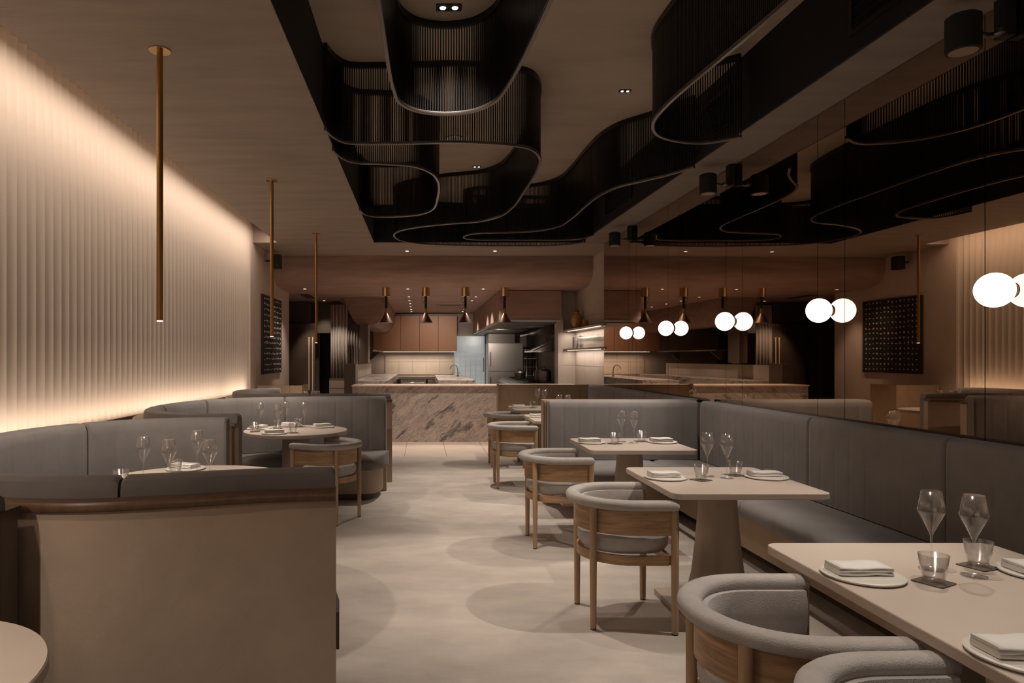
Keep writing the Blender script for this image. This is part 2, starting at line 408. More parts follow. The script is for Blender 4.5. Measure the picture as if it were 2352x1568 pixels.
# pink bull-nosed soffit and kitchen ceiling
pf = [(11.74, ZC+.1), (11.74, 3.02)]
for i in range(13):
    a = PI/2*i/12; pf.append((11.74+.50*(1-math.cos(a)), 3.02-.32*math.sin(a)))
pf += [(19.6, 2.70), (19.6, ZC+.1)]
so = MB().prism_x(pf, -5.2, 3.25)
o = struct('ceiling', so, M['pink'])
for p in o.data.polygons:
    if abs(p.normal.x) < .5: p.use_smooth = True
# left corridor beyond the plain wall
struct('wall_left', MB().box(-5.2, -2.80, 12.95, 13.15, 0, 2.9), M['dark_wall'])
struct('wall_left', MB().box(-5.3, -5.2, 12.9, 19.6, 0, 2.9), M['dark_wall'])
aw = MB()   # dark wall with an arched recess
arch = [(-3.05+.55*math.cos(a), 1.72+.55*math.sin(a)) for a in [PI-PI*i/14 for i in range(15)]]
for i in range(14):
    (xa, za), (xb, zb) = arch[i], arch[i+1]
    aw.add([(xa, 15.2, za), (xb, 15.2, zb), (xb, 15.2, 2.75), (xa, 15.2, 2.75)], [(0, 1, 2, 3)])
    aw.add([(xa, 15.2, za), (xb, 15.2, zb), (xb, 15.6, zb), (xa, 15.6, za)], [(0, 1, 2, 3)], True)
aw.box(-5.2, -3.6, 15.2, 15.4, 0, 2.75).box(-2.38, -1.95, 15.3, 15.32, 2.0, 2.75)
aw.box(-3.6, -2.38, 15.6, 15.7, 0, 2.75)
struct('wall_hall', aw, M['dark_wall'])
struct('wall_hall', MB().box(-2.62, -1.90, 16.6, 16.7, 0, 2.75), M['void'])  # black sheet stands in for the darkness of the doorway opening

# ------------------------------------------------------------------ mirrors on the right wall
edges = []; cs = [3.31, 4.745, 6.18, 7.62, 9.05]
ys = [.30, 1.72, 2.03]
for c in cs: ys += [c-.155, c+.155]
ys.append(10.40)
mg = 'bronze mirror panels along the right wall'
desc = {0: 'mirror panel at the near end of the right wall', 1: 'narrow mirror panel before the lamps',}
names = ['widest bronze mirror panel nearest the camera end of wall', 'narrow bronze mirror strip outside the frame on right',
         'wide bronze mirror panel right of the nearest globe lamp', 'narrow bronze mirror strip carrying the nearest globe lamp',
         'wide bronze mirror panel between first and second globe lamps', 'narrow bronze mirror strip carrying the second globe lamp',
         'wide bronze mirror panel between second and third globe lamps', 'narrow bronze mirror strip carrying the third globe lamp',
         'wide bronze mirror panel between third and fourth globe lamps', 'narrow bronze mirror strip carrying the fourth globe lamp',
         'wide bronze mirror panel between fourth and fifth globe lamps', 'narrow bronze mirror strip carrying the farthest globe lamp',
         'wide bronze mirror panel beside the tiled wall at far end']
for i, (a, b_) in enumerate(zip(ys, ys[1:])):
    o = MB().box(2.900, 2.925, a+.0025, b_-.0025, 1.022, ZC-.006, SH).build('mirror_panel', M['mirror'])
    tag(o, names[i], 'mirror', mg)
struct('trim_6', MB().box(2.925, 2.936, .3, 10.4, 1.0, ZC, SH), M['black'])

# ------------------------------------------------------------------ globe wall lamps
lampn = ['globe lamp nearest the camera, at the right edge of view', 'second globe lamp from the camera along the mirror', 'middle globe lamp of the five along the mirror',
         'fourth globe lamp from the camera along the mirror', 'farthest globe lamp, nearest the tiled wall']
for i, c in enumerate(cs):
    x = RX(2.900, c); z = 1.777
    e = empty('globe_wall_lamp', (x, c, z)); tag(e, 'glowing white ' + lampn[i], 'lamp', 'globe lamps mounted on the mirror')
    pl = MB().lathe([(.0, 0), (.035, 0), (.035, .006), (.0, .006)], 24); o = pl.build('wall_plate', M['brass2'], e); o.rotation_euler = (0, -PI/2, 0)
    pl = MB().lathe([(.034, 0), (.038, .004), (.034, .008)], 28); o = pl.build('collar', M['steeldark'], e); o.rotation_euler = (0, -PI/2, 0); o.location = (-.003, 0, 0)
    g = MB(); R = .084
    g.lathe([(R*math.sin(PI*k/18), -.955*R*math.cos(PI*k/18)) for k in range(1, 19)][:] , 40)
    o = g.build('globe', M['globe'], e, auto=False); o.rotation_euler = (0, -PI/2, 0); o.location = (-.0835, 0, 0)

# ------------------------------------------------------------------ black wall spotlights above the mirrors
for i, y in enumerate(WALLSPOT):
    e = empty('wall_spotlight', (RX(2.9, y), y, 3.02))
    tag(e, ['black cylinder spotlight at the top right corner of view', 'middle black cylinder spotlight above the mirror', 'farthest black cylinder spotlight above the mirror'][i], 'spotlight', 'cylinder spotlights above the mirrors')
    MB().box(-.06, -.005, -.035, .035, -.02, .17).build('bracket', M['black'], e, bevel=.004)
    MB().tube([(-.05, 0, .0), (-.12, 0, -.01), (-.16, 0, .0)], .014).build('arm', M['steeldark'], e)
    MB().lathe([(.012, 0), (.022, .008), (.022, .03), (.012, .038)], 14, c=(-.10, -.05, -.03)).build('knob', M['steeldark'], e)
    MB().lathe([(.068, -.088), (.074, -.086), (.074, .078), (.060, .088)], 32, c=(-.235, 0, 0)).build('housing', M['black'], e)
    MB().lathe([(.060, -.0865), (.060, -.0895)], 28, c=(-.235, 0, 0)).build('lens', M['steel'], e)

# ------------------------------------------------------------------ ceiling vents on the beam side
for i, (a, b_) in enumerate(((3.38, 3.95), (5.43, 6.46), (7.9, 8.97))):
    e = empty('air_vent', (0, 0, 0)); tag(e, ['black air grille high on the beam nearest the camera', 'middle black air grille on the dark beam side', 'farthest black air grille on the dark beam side'][i], 'vent', 'air grilles in the beam side')
    f = MB(); f.box(2.515, 2.53, a, b_, 3.30, 3.33, SH).box(2.515, 2.53, a, b_, 3.60, 3.63, SH).box(2.515, 2.53, a, a+.03, 3.33, 3.60, SH).box(2.515, 2.53, b_-.03, b_, 3.33, 3.60, SH)
    f.build('frame', M['screen'], e)
    for k in range(8):
        z = 3.345+k*.033
        MB().add([(RX(2.517, a+.03), a+.03, z), (RX(2.517, b_-.03), b_-.03, z), (RX(2.529, b_-.03), b_-.03, z+.018), (RX(2.529, a+.03), a+.03, z+.018),
                  (RX(2.517, a+.03), a+.03, z+.004), (RX(2.517, b_-.03), b_-.03, z+.004), (RX(2.529, b_-.03), b_-.03, z+.022), (RX(2.529, a+.03), a+.03, z+.022)],
                 [(0, 1, 2, 3), (7, 6, 5, 4), (0, 4, 5, 1), (3, 2, 6, 7), (0, 3, 7, 4), (1, 5, 6, 2)]).build('slat', M['screen'], e)

# ------------------------------------------------------------------ curved slatted screens hanging in the recess
SCR = {
 'A': ([(-.33, -1.2), (-.29, 1.0), (-.212, 3.19), (-.186, 4.25), (-.15, 4.50), (-.04, 4.65), (.144, 4.71), (.33, 4.66), (.46, 4.50), (.514, 4.28), (.60, 3.19), (.66, 1.0), (.70, -1.2)],
       'U-shaped black slatted screen hanging nearest the camera'),
 'B': ([(-.72, 5.02), (-.68, 5.20), (-.59, 5.34), (-.3, 5.36), (.229, 5.33), (.60, 5.37), (.85, 5.48), (.98, 5.743), (1.02, 6.1), (1.02, 6.87), (1.0, 7.6), (.90, 8.15), (.70, 8.42), (.30, 8.58), (-.10, 8.82), (-.33, 9.08), (-.40, 9.35), (-.33, 9.75), (-.10, 10.03), (.3, 10.18), (1.0, 10.26), (1.8, 10.26), (2.15, 10.16), (2.36, 9.95)],
       'long S-curved black slatted screen looping to the far end of recess'),
 'C': ([(2.39, 6.02), (2.27, 6.25), (2.10, 6.48), (1.93, 6.70), (1.84, 6.98), (1.80, 7.5), (1.79, 8.2), (1.73, 8.75), (1.52, 9.05), (1.15, 9.17), (.72, 9.24), (.57, 9.42), (.60, 9.62), (.80, 9.73), (1.42, 9.76), (2.0, 9.76), (2.22, 9.65), (2.33, 9.35)],
       'black slatted screen curving out from the beam at right'),
 'D': ([(-.73, 5.52), (-.68, 5.74), (-.58, 5.88), (-.35, 5.92), (-.1, 5.98), (.06, 6.18), (.14, 6.5), (.15, 7.2), (.10, 7.75), (-.05, 8.02), (-.3, 8.13), (-.55, 8.14), (-.67, 8.02), (-.72, 7.75)],
       'small black slatted screen loop against the left recess side'),
 'E': ([(1.82, -1.2), (1.78, 1.0), (1.72, 3.19), (1.62, 4.55), (1.65, 4.90), (1.78, 5.16), (2.0, 5.31), (2.22, 5.34), (2.42, 5.20)],
       'black slatted screen running beside the beam toward the camera'),
}
for k, (pts, lab) in SCR.items():
    e = empty('slatted_screen', (pts[0][0], pts[0][1], 3.12)); tag(e, lab, 'screen', 'slatted screens hanging from the ceiling recess')
    off = Vector((-pts[0][0], -pts[0][1], -3.12))
    pth = [(x+off.x, y+off.y) for x, y in crom(pts, .04)]
    MB().sweep(pth, [(-.010, .0), (-.013, .010), (-.010, .022), (.010, .022), (.013, .010), (.010, 0)]).build('bottom_rail', M['rail'], e)
    MB().sweep(pth, [(-.014, .60), (-.014, .645), (.014, .645), (.014, .60)], smooth=False).build('top_rail', M['screen'], e)
    sl = MB(); P = resample(pth, .0185)
    for i, p in enumerate(P):
        a = P[max(0, i-1)]; b_ = P[min(len(P)-1, i+1)]; l = math.dist(a, b_); tx, ty = (b_[0]-a[0])/l, (b_[1]-a[1])/l
        q = [(p[0]+tx*u*.0042-ty*v*.0045, p[1]+ty*u*.0042+tx*v*.0045) for u, v in ((-1, -1), (1, -1), (1, 1), (-1, 1))]
        sl.add([(x, y, z) for z in (.012, .62) for x, y in q], [(0, 1, 5, 4), (1, 2, 6, 5), (2, 3, 7, 6), (3, 0, 4, 7)])
    o = sl.build('slats', M['screen'], e, auto=False); o['kind'] = 'stuff'

# ------------------------------------------------------------------ downlights
def downlight(loc, label, r=.03, twin=False, q=1, group='recessed ceiling downlights'):
    e = empty('downlight', loc); tag(e, label, 'downlight', group)
    if twin:
        MB().prism(rrect(-.085*q, .085*q, -.045*q, .045*q, .01, 3), -.006, .0).build('bezel', M['black'], e)
        for s_ in (-.04*q, .04*q): MB().lathe([(.0, -.010), (.019*q, -.010), (.021*q, -.006)], 20, c=(s_, 0, 0)).build('lens', M['lens'], e)
    else:
        MB().lathe([(r*.75, -.003), (r*1.25, -.003), (r*1.25, 0)], 24).build('bezel', M['black'], e)
        MB().lathe([(.0, -.005), (r, -.005), (r, -.001)], 20).build('lens', M['lens'], e)
downlight((.17, 4.51, ZR), 'twin spotlight in the recess inside the U-shaped screen', twin=True)
downlight((1.75, 5.92, ZR), 'twin spotlight in the recess left of the beam screen', twin=True, q=.6)
downlight((.65, 8.27, ZR), 'small twin spotlight deep in the recess behind the S-curved screen', twin=True, q=.6)
e = empty('ceiling_speaker', (.326, 7.2, ZR)); tag(e, 'round grey ceiling speaker inside the S-curved screen', 'speaker')
MB().lathe([(.085, -.012), (.095, -.010), (.10, 0)], 28).build('rim', M['steel'], e)
MB().lathe([(.0, -.014), (.085, -.011)], 28).build('grille', M['curtain'], e)
for i, (x, y) in enumerate(SLAB): downlight((x, y, ZC), ['left', 'right'][i]+' downlight in the ceiling strip before the pink soffit', .028)
ordn = ['first', 'second', 'third', 'fourth', 'fifth', 'sixth', 'last']
for i, (x, y) in enumerate(KROW):
    lab = (ordn[i]+' downlight from the front in the left kitchen ceiling row') if i < 7 else (['first', 'second', 'third', 'fourth', 'last'][i-7]+' downlight from the front in the right kitchen ceiling row')
    downlight((x, y, 2.70), lab, .024, group='kitchen ceiling downlights')
for i, (x, y) in enumerate(HALL): downlight((x, y, 2.70), ['nearer', 'farther'][i]+' downlight in the pink ceiling above the corridor at left', .026, group='kitchen ceiling downlights')

# ------------------------------------------------------------------ brass rod pendants
for i, (x, y) in enumerate(RODS[:3]):
    e = empty('rod_pendant', (x, y, ZC)); tag(e, ['slim brass rod pendant above the nearest curved booth', 'middle slim brass rod pendant of the three', 'farthest slim brass rod pendant before the corridor'][i], 'pendant lamp', 'brass rod pendants over the booths')
    MB().lathe([(.0, 0), (.060, 0), (.060, -.006), (.058, -.008), (.0, -.008)], 36).build('canopy', M['brass2'], e)
    MB().lathe([(.018, -1.535), (.018, -.008)], 20).build('rod', M['brass'], e)
    MB().lathe([(.0, -1.541), (.0165, -1.541), (.0165, -1.535)], 20).build('lens', M['lens'], e)

# ------------------------------------------------------------------ curved booths (left)
def cushion_mod(seams, depth=.006, rend=.018):
    def f(s_, tot, k, o, z):
        d = min(s_, tot-s_)
        if d < rend:
            q = 1-math.sqrt(max(0, 1-(1-d/rend)**2)); 
            if o < .05: o += .012*q
            if z > .9: z -= .012*q
        if o < .03 and z < .97:
            for m_ in seams:
                if abs(s_-m_) < .012: o += depth*(1-abs(s_-m_)/.012)
        return o, z
    return f
def sub(path, s0, s1, step):
    S = [0]
    for i in range(1, len(path)): S.append(S[-1]+math.dist(path[i], path[i-1]))
    n = max(2, round((s1-s0)/step)); out = []; j = 0
    for i in range(n+1):
        s_ = s0+(s1-s0)*i/n
        while j < len(S)-2 and S[j+1] < s_: j += 1
        t = (s_-S[j])/max(1e-9, S[j+1]-S[j]); out.append(tuple(a+(b_-a)*t for a, b_ in zip(path[j], path[j+1])))
    return out
def length(p): return sum(math.dist(p[i], p[i-1]) for i in range(1, len(p)))
BACK = [(.0, .46), (.0, .96), (.006, 1.005), (.022, 1.026), (.045, 1.032), (.10, 1.032), (.122, 1.022), (.13, 1.0), (.13, .966), (.10, .966), (.10, .46)]
SEAT = [(-.0, .33), (-.0, .455), (-.38, .462), (-.44, .452), (-.475, .425), (-.485, .385), (-.475, .345), (-.44, .318), (-.38, .31), (0, .31)]
def booth(pts, cuts, label, seat_ext=(0, 0), vel='velvet', seams=.19, pm='booth', cm='cap'):
    P = crom(pts, .03); T = length(P); ox, oy = pts[0]
    P = [(x-ox, y-oy) for x, y in P]
    e = empty('curved_booth', (ox, oy, 0)); tag(e, label, 'booth', 'curved upholstered booths along the fluted wall')
    D_ = resample(P, .03)
    MB().sweep(D_, [(.10, 0), (.10, .934), (.19, .934), (.19, 0)], smooth=True).build('outer_panel', M[pm], e)
    # cap rail: slightly longer than the panel
    MB().sweep(D_, [(.10, .934), (.10, .966), (.208, .966), (.212, .960), (.212, .940), (.208, .934)]).build('cap_rail', M[cm], e)
    cc = [0]+[c*T for c in cuts]+[T]
    for a, b_ in zip(cc, cc[1:]):
        L_ = b_-a-.006; k = max(1, round(L_/seams)); sm = [L_*(j+1)/k for j in range(k-1)]
        MB().sweep(sub(P, a+.003, b_-.003, .012), BACK, mod=cushion_mod(sm)).build('back_cushion', M[vel], e)
    Q = sub(P, .0, T, .015)
    tx, ty = P[0][0]-P[1][0], P[0][1]-P[1][1]; tl = math.hypot(tx, ty); ux, uy = P[-1][0]-P[-2][0], P[-1][1]-P[-2][1]; ul = math.hypot(ux, uy)
    if seat_ext[0]: Q = [(tx/tl*seat_ext[0], ty/tl*seat_ext[0])] + Q
    if seat_ext[1]: Q = Q + [(Q[-1][0]+ux/ul*seat_ext[1], Q[-1][1]+uy/ul*seat_ext[1])]
    def rnd(s_, tot, k, o, z, R=.17):
        d = min(s_, tot-s_)
        if o < -.1 and d < R: o *= .30+.70*math.sqrt(max(0, 1-(1-d/R)**2))
        return o, z
    MB().sweep(Q, SEAT, mod=rnd).build('seat_cushion', M[vel], e)
    MB().sweep(sub(P, .03, T-.03, .015), [(.0, .07), (.0, .31), (-.42, .31), (-.42, .07)], mod=rnd).build('seat_skirt', M['booth'], e)
    MB().sweep(sub(P, .06, T-.06, .02), [(.0, 0), (.0, .07), (-.36, .07), (-.36, 0)], mod=rnd).build('plinth', M['dark_wall'], e)
    return e
B0 = [(-.55, .1), (-1.0, .0), (-1.6, .05), (-2.0, .25), (-2.2, .6), (-2.25, 1.1), (-2.2, 1.6), (-1.95, 1.95), (-1.62, 2.02), (-1.32, 2.03)]
B1 = [(-.340, 2.668), (-.62, 2.625), (-.9, 2.54), (-1.2, 2.475), (-1.6, 2.54), (-1.93, 2.75), (-2.16, 3.1), (-2.25, 3.6), (-2.19, 4.15), (-1.94, 4.52), (-1.60, 4.68), (-1.36, 4.715)]
B2 = [(-1.36, 5.155), (-1.70, 5.20), (-2.02, 5.38), (-2.20, 5.75), (-2.20, 6.35), (-2.06, 6.80), (-1.75, 7.10), (-1.25, 7.26), (-.8, 7.32), (-.40, 7.33)]
B3 = [(-.40, 8.13), (-.85, 8.05), (-1.3, 8.02), (-1.75, 8.07), (-2.10, 8.25), (-2.27, 8.60), (-2.25, 9.0), (-2.12, 9.28), (-1.95, 9.38)]
booth(B0, (.3, .6), 'dark grey booth at the lower left edge, nearest the camera', pm='bronze', cm='bronze')  # panel and cap coloured dark to stand for shade at the booth end
booth(B1, (.18, .36, .60, .79), 'large curved grey booth with plaster back filling the lower left foreground', (.012, 0))
booth(B2, (.32, .52, .735), 'second curved grey booth around the middle round table', (0, .03))
booth(B3, (.3, .6), 'farthest curved grey booth below the middle brass rod')
# ledge with the light strip between the booths and the fluted wall
e = empty('wall_ledge', (-2.5, 5, .9)); tag(e, 'walnut ledge with a glowing strip along the foot of fluted wall', 'ledge')
MB().box(-.10, .06, -5.1, 5.2, -.02, .02).build('shelf', M['cap'], e)
MB().box(-.06, -.045, -5.1, 5.2, .02, .026).build('light_strip', M['led'], e)
MB().box(-.035, -.02, -5.1, 5.2, .02, .048).build('lip', M['cap'], e)
for (y0, y1) in ((4.0, 5.9), (7.0, 8.6)):
    MB().box(.06, .30, y0-5+.3, y1-5-.3, -.02, .02).build('shelf_infill', M['cap'], e)

# ------------------------------------------------------------------ banquettes (right)
def straight(x0, y0, x1, y1): return [(x0, y0), (x1, y1)]
def banquette(label, y0, y1, joints, ret=None, seams=.155):
    e = empty('banquette', (RX(2.77, y0), y0, 0)); tag(e, label, 'banquette', 'straight upholstered banquettes below the mirrors')
    ox, oy = RX(2.77, y0), y0
    # travel towards the camera so that "left" is the wall side (+x)
    L_ = y1-y0
    P = [(RX(2.77, y1)-ox, y1-oy), (0, 0)]
    def seg(a, b_): # y range
        return [(RX(2.77, b_)-ox, b_-oy), (RX(2.77, a)-ox, a-oy)]
    js = [y0]+joints+[y1]
    for a, b_ in zip(js, js[1:]):
        l = b_-a-.006; k = max(1, round(l/seams)); sm = [l*(j+1)/k for j in range(k-1)]
        p = resample(seg(a+.003, b_-.003), .012)
        MB().sweep(p, [(o_*.95, z) for o_, z in BACK], mod=cushion_mod(sm, .004)).build('back_cushion', M['velvet_blue'], e)
    P2 = resample(seg(y0, y1), .2)
    for a, b_ in zip(js, js[1:]):
        MB().sweep(resample(seg(a+.002, b_-.002), .05), [(o_, z) for o_, z in SEAT]).build('seat_cushion', M['velvet_blue'], e)
    MB().sweep(P2, [(.0, .10), (.0, .31), (-.42, .31), (-.42, .10)], smooth=False).build('seat_skirt', M['booth'], e)
    MB().sweep(P2, [(.0, 0), (.0, .10), (-.30, .10), (-.30, 0)], smooth=False).build('plinth', M['bronze'], e)
    MB().sweep(P2, [(.095, 0), (.095, 1.0), (.16, 1.0), (.16, 0)], smooth=False).build('backing', M['booth'], e)
    MB().sweep(P2, [(.10, 1.0), (.10, 1.018), (.128, 1.018), (.128, 1.0)], smooth=False).build('top_ledge', M['brass2'], e)
    if ret:
        xr, yr = ret
        xw = RX(2.77, yr)
        pr_ = resample([(xr-ox, yr-oy), (xw-.005-ox, yr-oy)], .012)      # travel +x : left = +y
        l = length(pr_); k = 10; sm = [l*(j+1)/k for j in range(k-1)]
        MB().sweep(pr_, [(o_*.95, z) for o_, z in BACK], mod=cushion_mod(sm, .004)).build('back_cushion', M['velvet_blue'], e)
        MB().sweep(resample([(xr+.03-ox, yr-oy), (xw-.49-ox, yr-oy)], .05), SEAT).build('seat_cushion', M['velvet_blue'], e)
        MB().box(xr+.05-ox, xw-.43-ox, yr-.42-oy, yr-oy, .10, .31).build('seat_skirt', M['booth'], e)
        MB().box(xr-.012-ox, xw-ox, yr+.095-oy, yr+.135-oy, 0, 1.015).build('end_panel', M['booth'], e, bevel=.004)
    return e
banquette('long blue-grey L-shaped banquette running under the mirrors toward the camera', .4, 6.62, [1.10, 2.34, 3.57, 4.80], (1.215, 6.62))
banquette('shorter blue-grey banquette beyond the cross partition', 6.92, 10.86, [8.2, 9.45], None)
o = MB().box(1.19, RX(2.77, 6.8)-.01, 6.757, 6.895, 0, 1.03).build('low_partition', M['booth'], None, bevel=.004)
tag(o, 'low plaster partition behind the banquette return between two table groups', 'partition')
e = empty('wood_screen', (1.18, 10.9, 0)); tag(e, 'low pale oak panel wall in front of the tiled corner', 'partition')
for k in range(5): MB().box(.025+k*.318, .025+k*.318+.316, 0, .04, 0, 1.02).build('panel', M['oakpale'], e)
MB().box(0, .024, -.05, .09, 0, 1.035).build('end_post', M['oakpale'], e, bevel=.002)
e = empty('wood_screen', (-2.55, 10.5, 0)); tag(e, 'low pale oak panel wall left of the corridor beside far booth', 'partition')
for k in range(4): MB().box(k*.165, k*.165+.163, 0, .04, 0, 1.02).build('panel', M['oakpale'], e)
MB().box(.66, .685, -.0, .6, 0, 1.02).build('end_panel', M['oakpale'], e)

# ------------------------------------------------------------------ tables
def rect_table(yc, ly, label, x0=1.295, x1=2.125):
    cx = (x0+x1)/2; e = empty('dining_table', (cx, yc, 0)); tag(e, label, 'table', 'rectangular tables along the banquettes')
    hx = (x1-x0)/2; hy = ly/2
    MB().prism(rrect(-hx, hx, -hy, hy, .045), .712, .745, True).build('tabletop', M['top'], e, bevel=.004)
    for q in ([0] if ly < 1.1 else [-.38, .38]):
        c = MB(); prof = []
        for z, a, b_ in ((.03, .165, .13), (.20, .135, .105), (.40, .115, .095), (.60, .10, .09), (.712, .098, .088)): prof.append((z, a, b_))
        P = []; F = []
        for z, a, b_ in prof: P += [(x, y+q, z) for x, y in rrect(-a, a, -b_, b_, .07, 5)]
        n = len(rrect(0, 1, 0, 1, .1, 5))
        for i in range(len(prof)-1): F += [(i*n+k, i*n+(k+1) % n, (i+1)*n+(k+1) % n, (i+1)*n+k) for k in range(n)]
        c.add(P, F, True); c.build('pedestal', M['ped'], e)
        MB().prism(rrect(-.29, .29, q-.27, q+.25, .02), 0, .032).build('base_plate', M['ped'], e, bevel=.003)
    return e
T3 = 2.60-.70
rect_table(3.965, .86, 'beige two-seat table with rounded corners, second from the camera')
rect_table(5.585, .79, 'beige two-seat table third from the camera, before the partition', 1.275, 2.10)
rect_table(1.90, 1.40, 'long beige table in the lower right foreground with two chairs', 1.295, 2.15)
rect_table(8.03, .90, 'beige table just behind the partition, half hidden by it', 1.24, 2.05)
rect_table(9.58, .90, 'farthest beige rectangular table by the oak panel wall', 1.24, 2.05)
def round_table(x, y, r, label):
    e = empty('round_table', (x, y, 0)); tag(e, label, 'table', 'round tables in the curved booths')
    MB().lathe([(.0, .745), (r-.004, .745), (r, .741), (r, .714), (r-.006, .709), (.0, .709)], 72).build('tabletop', M['top'], e)
    MB().lathe([(.13, .709), (.135, .45), (.16, .2), (.20, .03)], 40).build('pedestal', M['ped'], e)
    MB().lathe([(.0, .03), (.27, .03), (.28, .02), (.28, 0), (0, 0)], 48).build('base_plate', M['ped'], e)
round_table(-1.25, 1.45, .40, 'small round table cut off at the lower left corner')
round_table(-1.32, 3.92, .56, 'round table mostly hidden behind the foreground booth back')
round_table(-1.24, 6.66, .50, 'middle round table set for four with a chair beside')
round_table(-1.40, 9.10, .45, 'farthest round table inside the last booth')

# ------------------------------------------------------------------ chairs
def arcpath(r, x1, n=28, a0=PI/2):
    P = [(x1, r)] if x1 > 0 else []
    P += [(r*math.cos(a), r*math.sin(a)) for a in [PI/2+PI*i/n for i in range(n+1)]]
    if x1 > 0: P.append((x1, -r))
    return P
def make_chair():
    e = empty('barrel_armchair'); tag(e, 'x', 'chair', 'oak barrel armchairs with grey fabric')
    # travel from +y arm around the back to -y arm: the centre is on the left, outward offsets are negative
    rim = []
    for k in range(14):
        a = 2*PI*k/14; rim.append((-.038*math.copysign(abs(math.cos(a))**.8, math.cos(a)), .676+.027*math.copysign(abs(math.sin(a))**.8, math.sin(a))))
    pr = resample(arcpath(.268, .232), .018)
    def rm(s_, tot, k, o, z):
        d = min(s_, tot-s_)
        if d < .035:
            q = math.sqrt(max(.02, 1-(1-d/.035)**2)); o *= q; z = .676+(z-.676)*q
        return o, z
    MB().sweep(pr, rim, mod=rm).build('armrest', M['chairfab'], e)
    MB().sweep(resample(arcpath(.244, .20), .03), [(-.011, .515), (-.011, .666), (.007, .666), (.007, .515)]).build('back_band', M['oak'], e)
    MB().sweep(resample(arcpath(.226, .19), .03), [(-.010, .52), (-.010, .664), (.012, .664), (.024, .63), (.024, .56), (.012, .52)]).build('inner_padding', M['chairfab'], e)
    st = []
    for i in range(40):
        a = 2*PI*i/40; x, y = math.cos(a), math.sin(a); r = .235
        sx = r*math.copysign(abs(x)**(.75 if x > 0 else 1), x)*1.02; sy = r*math.copysign(abs(y)**.8, y); st.append((sx, sy))
    prof = [(.78, .402), (.92, .410), (.985, .435), (1.0, .465), (.985, .488), (.90, .500)]
    P = []; F = []; n = 40
    for q, z in prof: P += [(x*q, y*q, z) for x, y in st]
    for i in range(len(prof)-1): F += [(i*n+k, i*n+(k+1) % n, (i+1)*n+(k+1) % n, (i+1)*n+k) for k in range(n)]
    mb = MB().add(P, F, True); mb.add(P[-n:]+[(0, 0, .505)], [(k, (k+1) % n, n) for k in range(n)], True); mb.add(P[:n], [tuple(range(n-1, -1, -1))])
    mb.build('seat', M['chairfab'], e)
    rl = MB().sweep(resample(arcpath(.236, .18), .03), [(-.010, .355), (-.010, .405), (.010, .405), (.010, .355)])
    rl.box(.18, .20, -.235, .235, .355, .405); rl.build('seat_rail', M['oak'], e)
    for x, y, r in ((-.205, .19, .019), (-.205, -.19, .019), (.205, .262, .020), (.205, -.262, .020)):
        l = MB().lathe([(r*.80, .006), (r*.86, .02), (r, .35), (r, .656), (r*.8, .662)], 18)
        o = l.build('leg', M['oakleg'], e, loc=(x, y, 0))
        MB().lathe([(r*.82, 0), (r*.82, .006)], 16).build('foot_glide', M['black'], o)
    return e
CH = [((1.10, 2.085, 0), 0, 'oak and grey armchair at the long table, the farther of its two'),
      ((1.135, 1.455, 0), math.radians(2), 'oak and grey armchair cut off at the bottom edge of view'),
      ((1.113, 3.835, 0), 0, 'oak and grey armchair at the second table from the camera'),
      ((1.055, 5.375, 0), 0, 'oak and grey armchair at the third table, before the partition'),
      ((1.035, 7.76, 0), 0, 'oak and grey armchair beside the partition end in the aisle'),
      ((1.12, 9.23, 0), 0, 'farthest oak and grey armchair, in front of the oak panel wall'),
      ((-.85, 6.14, 0), math.radians(154), 'oak and grey armchair drawn up to the middle round table')]
ch0 = make_chair(); ch0.location = CH[0][0]; ch0.rotation_euler = (0, 0, CH[0][1]); ch0['label'] = CH[0][2]
for loc, rz, lab in CH[1:]: dup(ch0, loc, rz, lab)

# ------------------------------------------------------------------ table settings
ZT = .7455
wg = MB().lathe([(.0, .003), (.034, .0015), (.036, .0035), (.010, .006), (.0038, .012), (.0032, .07), (.0036, .112), (.0075, .124), (.0225, .158), (.0395, .192), (.0405, .198), (.0385, .207), (.0285, .262)], 28)
wine0 = wg.build('wine_glass', M['glass'], None, auto=False); tag(wine0, 'x', 'wine glass', 'stemmed wine glasses on the tables')
tg = MB().lathe([(.0, .004), (.028, .001), (.030, .004), (.042, .085), (.0405, .085), (.0288, .014), (.0, .012)], 28)
tum0 = tg.build('tumbler', M['glass'], None, auto=False); tag(tum0, 'x', 'tumbler', 'water tumblers on the tables')
pg = MB().lathe([(.0, 0), (.108, 0), (.118, .004), (.120, .009), (.117, .011), (.10, .0095), (.0, .0095)], 48)
plt0 = pg.build('plate', M['china'], None); tag(plt0, 'x', 'plate', 'flat round plates on the tables')
cg = MB().prism(rrect(-.045, .045, -.045, .045, .006, 3), 0, .003)
cst0 = cg.build('coaster', M['coaster'], None); tag(cst0, 'x', 'coaster', 'dark square coasters under the tumblers')
